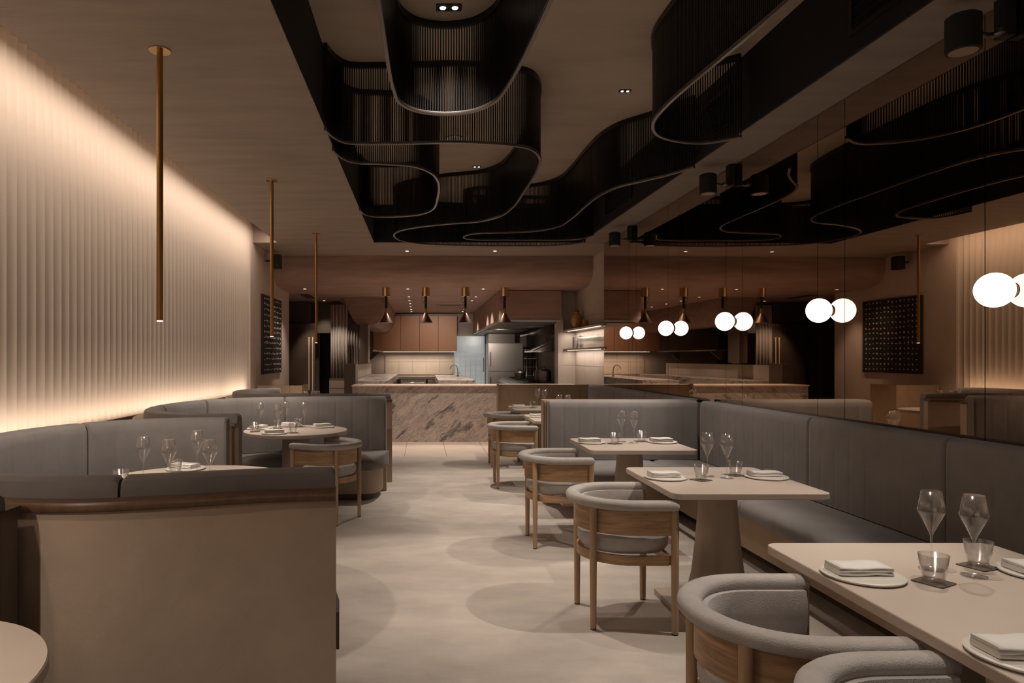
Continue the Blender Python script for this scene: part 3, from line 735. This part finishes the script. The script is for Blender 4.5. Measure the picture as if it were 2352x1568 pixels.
# folded napkin: a rolled strip with three layers at one end
ng = MB(); prof = []
def nap(z0, th, w_):
    P = []
    for i in range(9): a = -PI/2+PI*i/8; P.append((w_/2-.006+.010*math.cos(a), z0+th/2+th/2*math.sin(a)))
    P += [(-w_/2, z0+th), (-w_/2, z0)]; return P
for z0, th, w_ in ((0, .0105, .086), (.010, .009, .083), (.0185, .0075, .080)):
    pp = nap(z0, th, w_); n = len(pp); P = []; F = []
    for x in [-.085+.17*i/6 for i in range(7)]:
        P += [(x, -y+.002*math.sin(x*40), z+.0012*math.sin(x*55+z0*300)) for y, z in pp]
    for i in range(6): F += [(i*n+k, (i+1)*n+k, (i+1)*n+(k+1) % n, i*n+(k+1) % n) for k in range(n)]
    ng.add(P, F, True); ng.add(P[:n], [tuple(range(n))]); ng.add(P[-n:], [tuple(range(n-1, -1, -1))])
nap0 = ng.build('napkin', M['linen'], None, auto=False); tag(nap0, 'x', 'napkin', 'folded napkins on the plates')
used = set()
def put(proto, loc, rz, label):
    if proto.name not in used:
        used.add(proto.name); proto.location = loc; proto.rotation_euler = (0, 0, rz); proto['label'] = label; return proto
    return dup(proto, loc, rz, label)
def plate_set(x, y, rz, where):
    put(plt0, (x, y, ZT), rz, 'off-white flat plate '+where)
    put(nap0, (x-.005, y+.012, ZT+.0105), rz, 'folded cream napkin on the plate '+where)
def tumb(x, y, rz, where, coast=True):
    if coast: put(cst0, (x, y, ZT), rz, 'dark coaster under the tumbler '+where)
    put(tum0, (x, y, ZT+(.0032 if coast else 0)), 0, 'clear tumbler '+where)
def wine(x, y, where): put(wine0, (x, y, ZT), 0, 'clear diamond-bowl wine glass '+where)
def setting(c, t, dx=0, sides='lr'):
    plate_set(1.415+dx, c, 0, 'at the chair side of '+t)
    tumb(1.60+dx, c-.06, .5, 'near the chair side of '+t)
    wine(1.69+dx, c+.07, 'left of its pair on '+t)
    wine(1.775+dx, c-.0, 'right of its pair on '+t)
    tumb(1.87+dx, c+.10, .35, 'near the banquette side of '+t)
    plate_set(2.015+dx, c+.02, 0, 'at the banquette side of '+t)
setting(2.20, 'the long foreground table', .0)
plate_set(1.415, 1.60, 0, 'cut off at the lower right corner of view')
setting(3.99, 'the second table from camera', 0)
setting(5.65, 'the third table from camera', -.03)
setting(8.10, 'the table behind the partition', -.06)
setting(9.65, 'the farthest rectangular table', -.06)
# round tables
for x, y, wh in ((-1.57, 3.83, 'leftmost on the booth table behind the foreground back'), (-1.374, 3.69, 'second from left on the hidden foreground booth table'),
                 (-1.374, 4.15, 'tallest-looking, third on the hidden foreground booth table'), (-1.153, 3.69, 'rightmost on the hidden foreground booth table'),
                 (-1.59, 6.66, 'leftmost on the middle round table'), (-1.39, 6.52, 'second from left on the middle round table'),
                 (-1.39, 6.90, 'third from left on the middle round table'), (-1.20, 6.90, 'rightmost on the middle round table'),
                 (-1.56, 9.05, 'left one on the farthest round table'), (-1.47, 9.15, 'middle one on the farthest round table'), (-1.40, 9.05, 'right one on the farthest round table')):
    wine(x, y, wh)
tumb(-1.66, 3.75, .3, 'far left on the hidden foreground booth table'); tumb(-1.50, 4.13, .3, 'beside a napkin on the hidden foreground booth table')
tumb(-1.60, 6.50, .3, 'leftmost on the middle round table'); tumb(-1.45, 6.80, .3, 'second from left on the middle round table')
tumb(-1.27, 6.93, .3, 'rightmost on the middle round table'); tumb(-1.22, 6.40, .3, 'nearest on the middle round table')
plate_set(-1.50, 4.31, math.radians(-25), 'at the back of the hidden foreground booth table')
plate_set(-1.38, 6.34, math.radians(20), 'at the front of the middle round table')
plate_set(-1.62, 6.74, math.radians(60), 'at the left of the middle round table')
plate_set(-1.36, 7.02, math.radians(-20), 'at the back of the middle round table')
plate_set(-1.02, 6.92, math.radians(25), 'at the right of the middle round table')

# ------------------------------------------------------------------ wall hanging
e = empty('wall_hanging', (-2.572, 10.87, 1.80)); tag(e, 'black textile hanging with a grid of small pale marks', 'wall art')
h0, h1 = -.30, .99
MB().box(-.012, .022, 0, 1.42, -.615, .665).build('cloth', M['artcloth'], e, bevel=.004)
mk = MB()
for i in range(14):
    for j in range(14):
        y = .10+1.22*i/13; z = -.55+1.16*j/13; hh = .024
        for q in range(random.choice((1, 2, 2, 3))):
            a, b_ = random.uniform(.25, 1)*hh, random.uniform(.25, 1)*hh; u, v = random.uniform(-.4, .4)*hh, random.uniform(-.5, .5)*hh
            mk.box(.022, .026, y+u-a/2, y+u+a/2, z+v-b_/2, z+v+b_/2)
o = mk.build('marks', M['artmark'], e); o['kind'] = 'stuff'
# track speaker
e = empty('wall_speaker', (-2.40, 11.2, 3.02)); tag(e, 'small black loudspeaker under the ceiling at the end of fluted wall', 'speaker')
MB().box(-.07, .07, -.09, .07, -.11, .11).build('cabinet', M['black'], e, bevel=.01)
MB().box(-.18, -.07, -.01, .01, .0, .03).build('bracket', M['black'], e)

# ------------------------------------------------------------------ marble counter and kitchen
e = empty('marble_counter', (-1.22, 11.72, 0)); tag(e, 'long pink and grey marble counter closing the aisle', 'counter')
MB().box(0, 3.9, .03, .62, 0, .952).build('front_slab', M['marble'], e)
MB().box(-.01, 3.92, 0, .64, .952, .975).build('countertop', M['tile'], e, bevel=.003)
def counter(name, x0, x1, y0, y1, z, lab):
    e = empty(name, (x0, y0, 0)); tag(e, lab, 'counter')
    MB().box(0, x1-x0, 0, y1-y0, z-.14, z).build('worktop', M['marble'], e, bevel=.003)
    MB().box(.03, x1-x0-.03, .03, y1-y0-.03, 0, z-.14).build('base', M['dark_wall'], e)
counter('kitchen_counter', -1.40, -.69, 13.1, 18.7, 1.0, 'left marble worktop running back through the kitchen')
counter('kitchen_counter', .30, 1.04, 13.57, 17.6, 1.0, 'right marble worktop with the tap in the kitchen')
# tiled upstand left of the worktop
o = MB().prism_x([(13.1, 1.0), (18.7, 1.0), (18.7, 1.30), (13.1, 1.30)], -1.50, -1.42).build('upstand', M['splash']); tag(o, 'pale tiled upstand left of the left kitchen worktop', 'upstand')
# steel base run on the back wall
e = empty('steel_base_unit', (-.72, 18.75, 0)); tag(e, 'stainless undercounter appliances below the kitchen back wall', 'appliance')
MB().box(0, 1.54, 0, .7, .86, .93).build('worktop', M['steel'], e, bevel=.004)
MB().box(.10, .80, .03, .7, .1, .85).build('oven_body', M['steel'], e, bevel=.004)
MB().box(.16, .76, .0, .03, .52, .70).build('control_panel', M['steeldark'], e)
for k in range(5): MB().lathe([(.022, 0), (.022, .03)], 12, c=(0, 0, 0)).build('dial', M['steel'], e, loc=(.22+k*.13, .0, .61)).rotation_euler = (PI/2, 0, 0)
MB().tube([(.16, -.03, .76), (.76, -.03, .76)], .014).build('handle', M['chrome'], e)
for k in range(2):
    MB().box(.84+k*.34, 1.16+k*.34, .03, .7, .1, .85).build('door', M['steel'], e, bevel=.004)
    MB().box(.86+k*.34, 1.14+k*.34, .0, .03, .80, .825).build('handle', M['chrome'], e)
e = empty('back_splash', (-1.1, 19.49, 1.0)); tag(e, 'row of beige splashback tiles under the copper cabinets', 'splashback')
for k in range(5):
    for j in range(2): MB().box(.02+k*.39, .405+k*.39, -.02, 0, .0+j*.33, .325+j*.33 if j == 0 else .60).build('tile', M['splash'], e)
e = empty('shelf_upstand', (-1.1, 19.2, .93)); tag(e, 'narrow stone ledge below the splashback tiles', 'ledge')
MB().box(0, 1.9, 0, .28, 0, .07).build('ledge', M['splash'], e)
cabl = ['leftmost', 'second', 'third', 'rightmost']
for k in range(4):
    x0 = -1.15+k*.525 if k else -1.40; x1 = -1.15+(k+1)*.525-.004
    e = empty('wall_cabinet', (x0, 19.1, 1.63)); tag(e, cabl[k]+' copper-coloured kitchen wall cabinet', 'cabinet', 'copper wall cabinets')
    MB().box(0, x1-x0, .02, .38, 0, .99).build('body', M['dark_wall'], e)
    MB().box(.002, x1-x0-.002, 0, .02, 0, .99).build('door', M['copper'], e, bevel=.002)
o = MB().box(-1.12, .90, 19.13, 19.15, 1.605, 1.618).build('light_strip', M['led']); tag(o, 'glowing light strip under the copper cabinets', 'light')
# fridge-room door, its pane glowing in place of a lit room
e = empty('glass_door', (.87, 19.42, 0)); tag(e, 'tall cool-lit reeded glass door at the back of the kitchen', 'door')
MB().box(.01, .90, 0, .02, .12, 2.06).build('pane', M['reeded'], e)
for k in range(18): MB().box(.02+k*.05, .025+k*.05, -.006, 0, .12, 2.06).build('rib', M['steel'], e) if k % 3 == 0 else None
MB().box(.88, .94, -.03, .03, 0, 2.075).build('jamb', M['steel'], e)
MB().box(-.03, .01, -.03, .03, 0, 2.075).build('jamb', M['greytile'], e)
MB().tube([(.84, -.06, 1.05), (.84, -.06, 1.45)], .014).build('handle', M['chrome'], e)
# upright steel fridge
e = empty('upright_fridge', (1.72, 18.0, 0)); tag(e, 'tall stainless two-door fridge right of the glass door', 'fridge')
MB().box(0, .92, .03, .8, .1, 1.83).build('body', M['steel'], e)
MB().box(.01, .91, 0, .03, 1.09, 1.82).build('door', M['steel'], e, bevel=.006)
MB().box(.01, .91, 0, .03, .12, 1.07).build('door', M['steel'], e, bevel=.006)
for z0, z1 in ((1.2, 1.6), (.6, .95)): MB().tube([(.06, -.04, z0), (.06, -.04, z1)], .012).build('handle', M['chrome'], e)
MB().box(.0, .7, .03, .7, 1.83, 2.08).build('compressor_box', M['steeldark'], e, bevel=.004)
# extraction hood
e = empty('extraction_hood', (1.41, 12.62, 2.12)); tag(e, 'large pink-brown plastered extraction hood over the cooking line', 'hood')
MB().box(0, 1.14, 0, 6.7, .03, .57).build('canopy', M['pink'], e)
MB().box(-.01, 1.15, -.01, 6.71, -.01, .03).build('rim', M['steel'], e)
for k in range(7): MB().box(.06, 1.08, .1+k*.93, .92+k*.93, -.03, -.01).build('filter', M['steeldark'], e)
# wall canopies on the right
for k, (y0, zz, lab) in enumerate(((14.6, 1.95, 'small steel canopy high on the right kitchen wall'), (13.9, 1.58, 'steel salamander grill shelf on the right kitchen wall'))):
    e = empty('wall_canopy', (2.25, y0, zz)); tag(e, lab, 'canopy')
    MB().prism_y([(0, 0), (.68, 0), (.68, .28), (.60, .28)], 0, 1.1).build('hood_body', M['steel'], e)
    MB().box(-.02, .2, -.02, 1.12, -.02, .012).build('lip', M['chrome'], e)
# cooking line
e = empty('cooking_range', (1.95, 13.3, 0)); tag(e, 'stainless cooking range along the right kitchen wall', 'range')
MB().box(0, .98, 0, 4.2, .1, .93).build('body', M['steel'], e, bevel=.004)
MB().box(0, .98, 0, 4.2, .93, .955).build('hob', M['steeldark'], e)
for k in range(6):
    MB().tube([(.3+.12*math.cos(a), .5+k*.6+.12*math.sin(a), .965) for a in [2*PI*j/12 for j in range(12)]], .012, 6, True).build('burner', M['black'], e)
MB().tube([(-.03, .1, .86), (-.03, 4.1, .86)], .014).build('rail', M['chrome'], e)
for i, (x, y, r, h, lab) in enumerate(((2.38, 13.55, .16, .20, 'large dark stock pot at the near end of the range'), (2.15, 15.2, .12, .13, 'small dark saucepan farther along the range'))):
    e = empty('cooking_pot', (x, y, .978)); tag(e, lab, 'pot')
    MB().lathe([(r*.95, 0), (r, .02), (r, h), (r*1.04, h+.005)], 28).build('body', M['steeldark'], e)
    MB().lathe([(r*1.04, h+.005), (r*.8, h+.04), (.0, h+.055)], 28).build('lid', M['steel'], e)
    MB().tube([(-.05, 0, h+.05), (-.03, 0, h+.09), (.03, 0, h+.09), (.05, 0, h+.05)], .008).build('handle', M['black'], e)
# wire rack beside the fridge
e = empty('wire_rack', (2.66, 17.55, 0)); tag(e, 'open steel rack between fridge and range', 'rack')
for x in (0, .25):
    for y in (0, .4): MB().tube([(x, y, 0), (x, y, 1.68)], .012, 8).build('upright', M['steel'], e)
for z in (.4, .98, 1.2, 1.42, 1.64): MB().box(-.01, .26, -.01, .41, z, z+.015).build('shelf', M['steel'], e)
# tap
e = empty('kitchen_tap', (.82, 16.2, 1.0)); tag(e, 'arched chrome tap on the right kitchen worktop', 'tap')
MB().tube([(0, 0, 0), (0, 0, .15)] + [(-.09+.09*math.cos(a), 0, .15+.12*math.sin(a)) for a in [PI*i/10*.9 for i in range(1, 11)]], .013, 10).build('spout', M['chrome'], e)
MB().lathe([(.03, 0), (.03, .02), (.018, .03)], 16).build('base', M['chrome'], e)
MB().tube([(0, -.02, .06), (.05, -.05, .09)], .008, 8).build('lever', M['chrome'], e)
# heat lamps
HL = [(-.664), (.047), (.758), (1.461)]
hl0 = empty('heat_lamp', (HL[0], 12.25, 2.70)); tag(hl0, 'leftmost conical heat lamp over the marble counter', 'pendant lamp', 'conical heat lamps over the counter')
MB().lathe([(.074, -.155), (.074, .03)], 32).build('ceiling_cup', M['brass2'], hl0)
def spring(z0, z1, r, n): return [(r*math.cos(i*.9), r*math.sin(i*.9), z0+(z1-z0)*i/n) for i in range(n+1)]
MB().tube(spring(-.155, -.37, .018, 60), .010, 6).build('coiled_cord', M['black'], hl0)
MB().tube([(-.02, 0, -.155), (-.075, 0, -.19), (-.06, 0, -.25), (-.015, 0, -.27)], .004, 6).build('loose_cord', M['black'], hl0)
MB().lathe([(.022, -.46), (.026, -.44), (.026, -.40), (.016, -.36)], 20).build('socket', M['brass'], hl0)
MB().lathe([(.122, -.625), (.118, -.615), (.030, -.46), (.022, -.45), (.024, -.455), (.112, -.612), (.122, -.625)], 36).build('shade', M['lampcone'], hl0)
MB().lathe([(.0, -.612), (.10, -.612), (.10, -.606)], 24).build('bulb', M['bulb'], hl0)
for x, lab in zip(HL[1:], ('second', 'third', 'rightmost')): dup(hl0, (x, 12.25, 2.70), 0, lab+' conical heat lamp over the marble counter')
for x in HL: spot((x, 12.25, 2.06), (x, 12.25, 0), 5, 90, .5, WARM, .04)
# ceiling cassette and slots
e = empty('air_cassette', (.65, 16.4, 2.70)); tag(e, 'flush air conditioning cassette in the pink kitchen ceiling', 'vent')
MB().box(-.35, .35, -.3, .3, -.012, 0).build('panel', M['pink'], e, bevel=.003)
MB().box(-.25, .25, -.24, -.17, -.016, -.011).build('slot', M['black'], e)
for i, (x, y) in enumerate(((-2.35, 13.9), (-1.95, 15.6))):
    e = empty('slot_vent', (x, y, 2.70)); tag(e, ['nearer', 'farther'][i]+' dark slot vent in the ceiling above the corridor', 'vent', 'slot vents above the corridor')
    MB().box(-.09, .09, -.42, .42, -.008, 0).build('frame', M['black'], e); 
    for k in range(3): MB().box(-.06+k*.05, -.05+k*.05, -.4, .4, -.012, -.008).build('blade', M['dark_wall'], e)
# pink bulkhead over the left kitchen run
bk = MB(); R_ = []
for i in range(9): a = PI/2*i/8; R_.append((-1.02-.22*(1-math.sin(a))-.0, 2.22-.0+.22*(1-math.cos(a)) if False else 2.14+.22*(1-math.cos(a))))
poly = [(-1.70, 2.75), (-1.66, 2.66), (-1.60, 2.5), (-1.47, 2.24), (-1.39, 2.16), (-1.33, 2.14), (-1.05, 2.14)]
for i in range(1, 9): a = PI/2*i/8; poly.append((-1.05+.30*math.sin(a)*.9, 2.14+.56*(1-math.cos(a))))
poly.append((-.72, 2.75))
o = bk.prism_y(poly, 14.3, 19.4).build('bulkhead', M['pink']); o['kind'] = 'structure'; o.name = 'trim_7'
# curtains, drawers and cabinets beside the corridor
def curtain(x0, x1, y, z0, z1, m_, lab, n=9, amp=.035):
    P = []; F = []; N_ = n*8
    for z in (z0, (z0+z1)/2, z1):
        for i in range(N_+1):
            t = i/N_; P.append((x0+(x1-x0)*t-x0, amp*math.sin(2*PI*n*t)+.006*math.sin(9*t), z))
    for j in range(2): F += [(j*(N_+1)+i, j*(N_+1)+i+1, (j+1)*(N_+1)+i+1, (j+1)*(N_+1)+i) for i in range(N_)]
    o = MB().add(P, F, True).build('curtain', m_, None, auto=False); o.location = (x0, y, 0)
    s_ = o.modifiers.new('thick', 'SOLIDIFY'); s_.thickness = .004
    return tag(o, lab, 'curtain', 'pleated curtains beside the corridor')
curtain(-1.92, -1.57, 14.2, 1.02, 2.55, M['curtain'], 'pale pleated curtain standing over the drawer unit', 5)
curtain(-1.65, -1.35, 14.75, 1.32, 2.66, M['curtain2'], 'darker pleated curtain right of the pale one', 5)
e = empty('drawer_unit', (-1.92, 13.95, 0)); tag(e, 'brown drawer unit with pale edges below the curtain', 'cabinet')
MB().box(0, .345, .02, .5, 0, 1.02).build('body', M['dark_wall'], e)
for k in range(6):
    MB().box(0, .345, 0, .02, .995-(k+1)*.165, .985-k*.165).build('drawer', M['drawer'], e, bevel=.002)
    MB().box(0, .345, -.004, .004, .985-k*.165, .992-k*.165).build('edge_strip', M['steel'], e)
o = MB().box(-1.46, -1.25, 12.62, 13.08, 0, 1.335).build('bronze_cabinet', M['bronze'], None, bevel=.004); tag(o, 'dark bronze low cabinet right of the drawer unit', 'cabinet')
o = MB().box(-1.30, -1.13, 14.0, 14.5, 1.34, 2.13).build('bronze_cabinet', M['bronze'], None, bevel=.004); tag(o, 'dark bronze hanging cabinet under the pink bulkhead', 'cabinet')
e = empty('wall_shelf', (-1.40, 15.0, 1.60)); tag(e, 'short lit wall shelf with two brackets left of the copper cabinets', 'shelf')
MB().box(0, .3, 0, 3.5, 0, .03).build('board', M['cap'], e)
for k in range(2): MB().prism_y([(0, 0), (0, -.2), (.06, -.2), (.28, 0)], .3+k*2.4, .34+k*2.4).build('bracket', M['bronze'], e)
# corridor door with long brass pulls
e = empty('corridor_door', (-2.58, 15.0, 0)); tag(e, 'dark double door with two long bright brass pulls', 'door')
MB().box(-.55, -.02, .03, .08, 0, 2.2).build('leaf', M['bronze'], e, bevel=.004)
MB().box(-.02, .20, .03, .08, 0, 2.2).build('leaf', M['bronze'], e, bevel=.004)
for x in (.075, .155): MB().tube([(x, -.03, .74), (x, -.03, 1.90)], .014, 10).build('pull_handle', M['pull'], e)
spot((-2.40, 14.5, 2.65), (-2.46, 14.97, 1.3), 60, 50, .8, WARM, .02)  # narrow spot added to brighten the brass pulls

# ------------------------------------------------------------------ lit shelves on the tiled wall
def shelf(z, lab, xf):
    e = empty('display_shelf', (0, 0, z)); tag(e, lab, 'shelf', 'lit display shelves on the tiled wall')
    MB().box(xf, 3.09, 10.45, 13.03, 0, .03, SH).build('board', M['greytile'], e)
    MB().box(2.70, 2.88, 12.7, 13.03, 0, .03).build('return_board', M['greytile'], e)
    MB().box(xf+.02, xf+.045, 10.5, 12.7, -.008, 0, SH).build('light_strip', M['led'], e)
shelf(1.94, 'upper lit shelf carrying the gold jug', 2.84)
shelf(1.585, 'lower lit shelf with books and glasses', 2.84)
e = empty('gold_jug', (2.80, 12.45, 1.97)); tag(e, 'gold and red patterned jug on the upper lit shelf', 'jug')
MB().lathe([(.05, 0), (.065, .02), (.095, .12), (.10, .20), (.075, .26), (.04, .29), (.045, .31)], 28).build('body', M['gold'], e)
MB().lathe([(.045, .31), (.04, .33), (.015, .35), (.0, .365)], 20).build('lid', M['red'], e)
MB().tube([(.08, 0, .10), (.15, 0, .14), (.16, 0, .20)], .014, 8).build('spout', M['gold'], e)
e = empty('gold_jug', (2.90, 12.15, 1.97)); tag(e, 'small gold cup beside the patterned jug', 'cup')
MB().lathe([(.04, 0), (.05, .02), (.075, .14), (.07, .15), (.045, .02), (.0, .015)], 24).build('body', M['gold'], e)
e.name = 'gold_cup'
def book(loc, w_, d, h, m_, lab, tilt=0):
    e = empty('book', loc); e.rotation_euler = (0, tilt, 0); tag(e, lab, 'book', 'books on the lit shelves')
    MB().box(0, w_, 0, d, 0, h).build('cover', m_, e, bevel=.002); MB().box(.004, w_-.004, .004, d+.001, .003, h-.003).build('pages', M['linen'], e)
book((2.93, 11.85, 1.972), .03, .16, .29, M['red'], 'red book standing on the upper lit shelf')
for i in range(3): book((2.78+.055*i, 12.55-.06*i, 1.617), .035, .16, .22+.02*(i % 2), M['paper'], ['left grey book', 'middle leaning grey book', 'right grey book'][i]+' on the lower lit shelf', .1*(i == 1))
sg = MB().lathe([(.0, .002), (.028, .001), (.004, .006), (.004, .06), (.03, .10), (.033, .15), (.026, .19)], 16)
sg0 = sg.build('shelf_glass', M['glass'], None, auto=False); tag(sg0, 'one of the stemmed glasses lined up on the lower lit shelf', 'wine glass', 'stemmed glasses on the lower lit shelf')
for k in range(22):
    y = 10.75+k*.068
    for j, xo in enumerate((2.90, 2.98)):
        loc = (RX(xo+.10-.05, y), y, 1.616)
        if k == 0 and j == 0: sg0.location = loc
        else:
            c = sg0.copy(); C.objects.link(c); c.location = loc
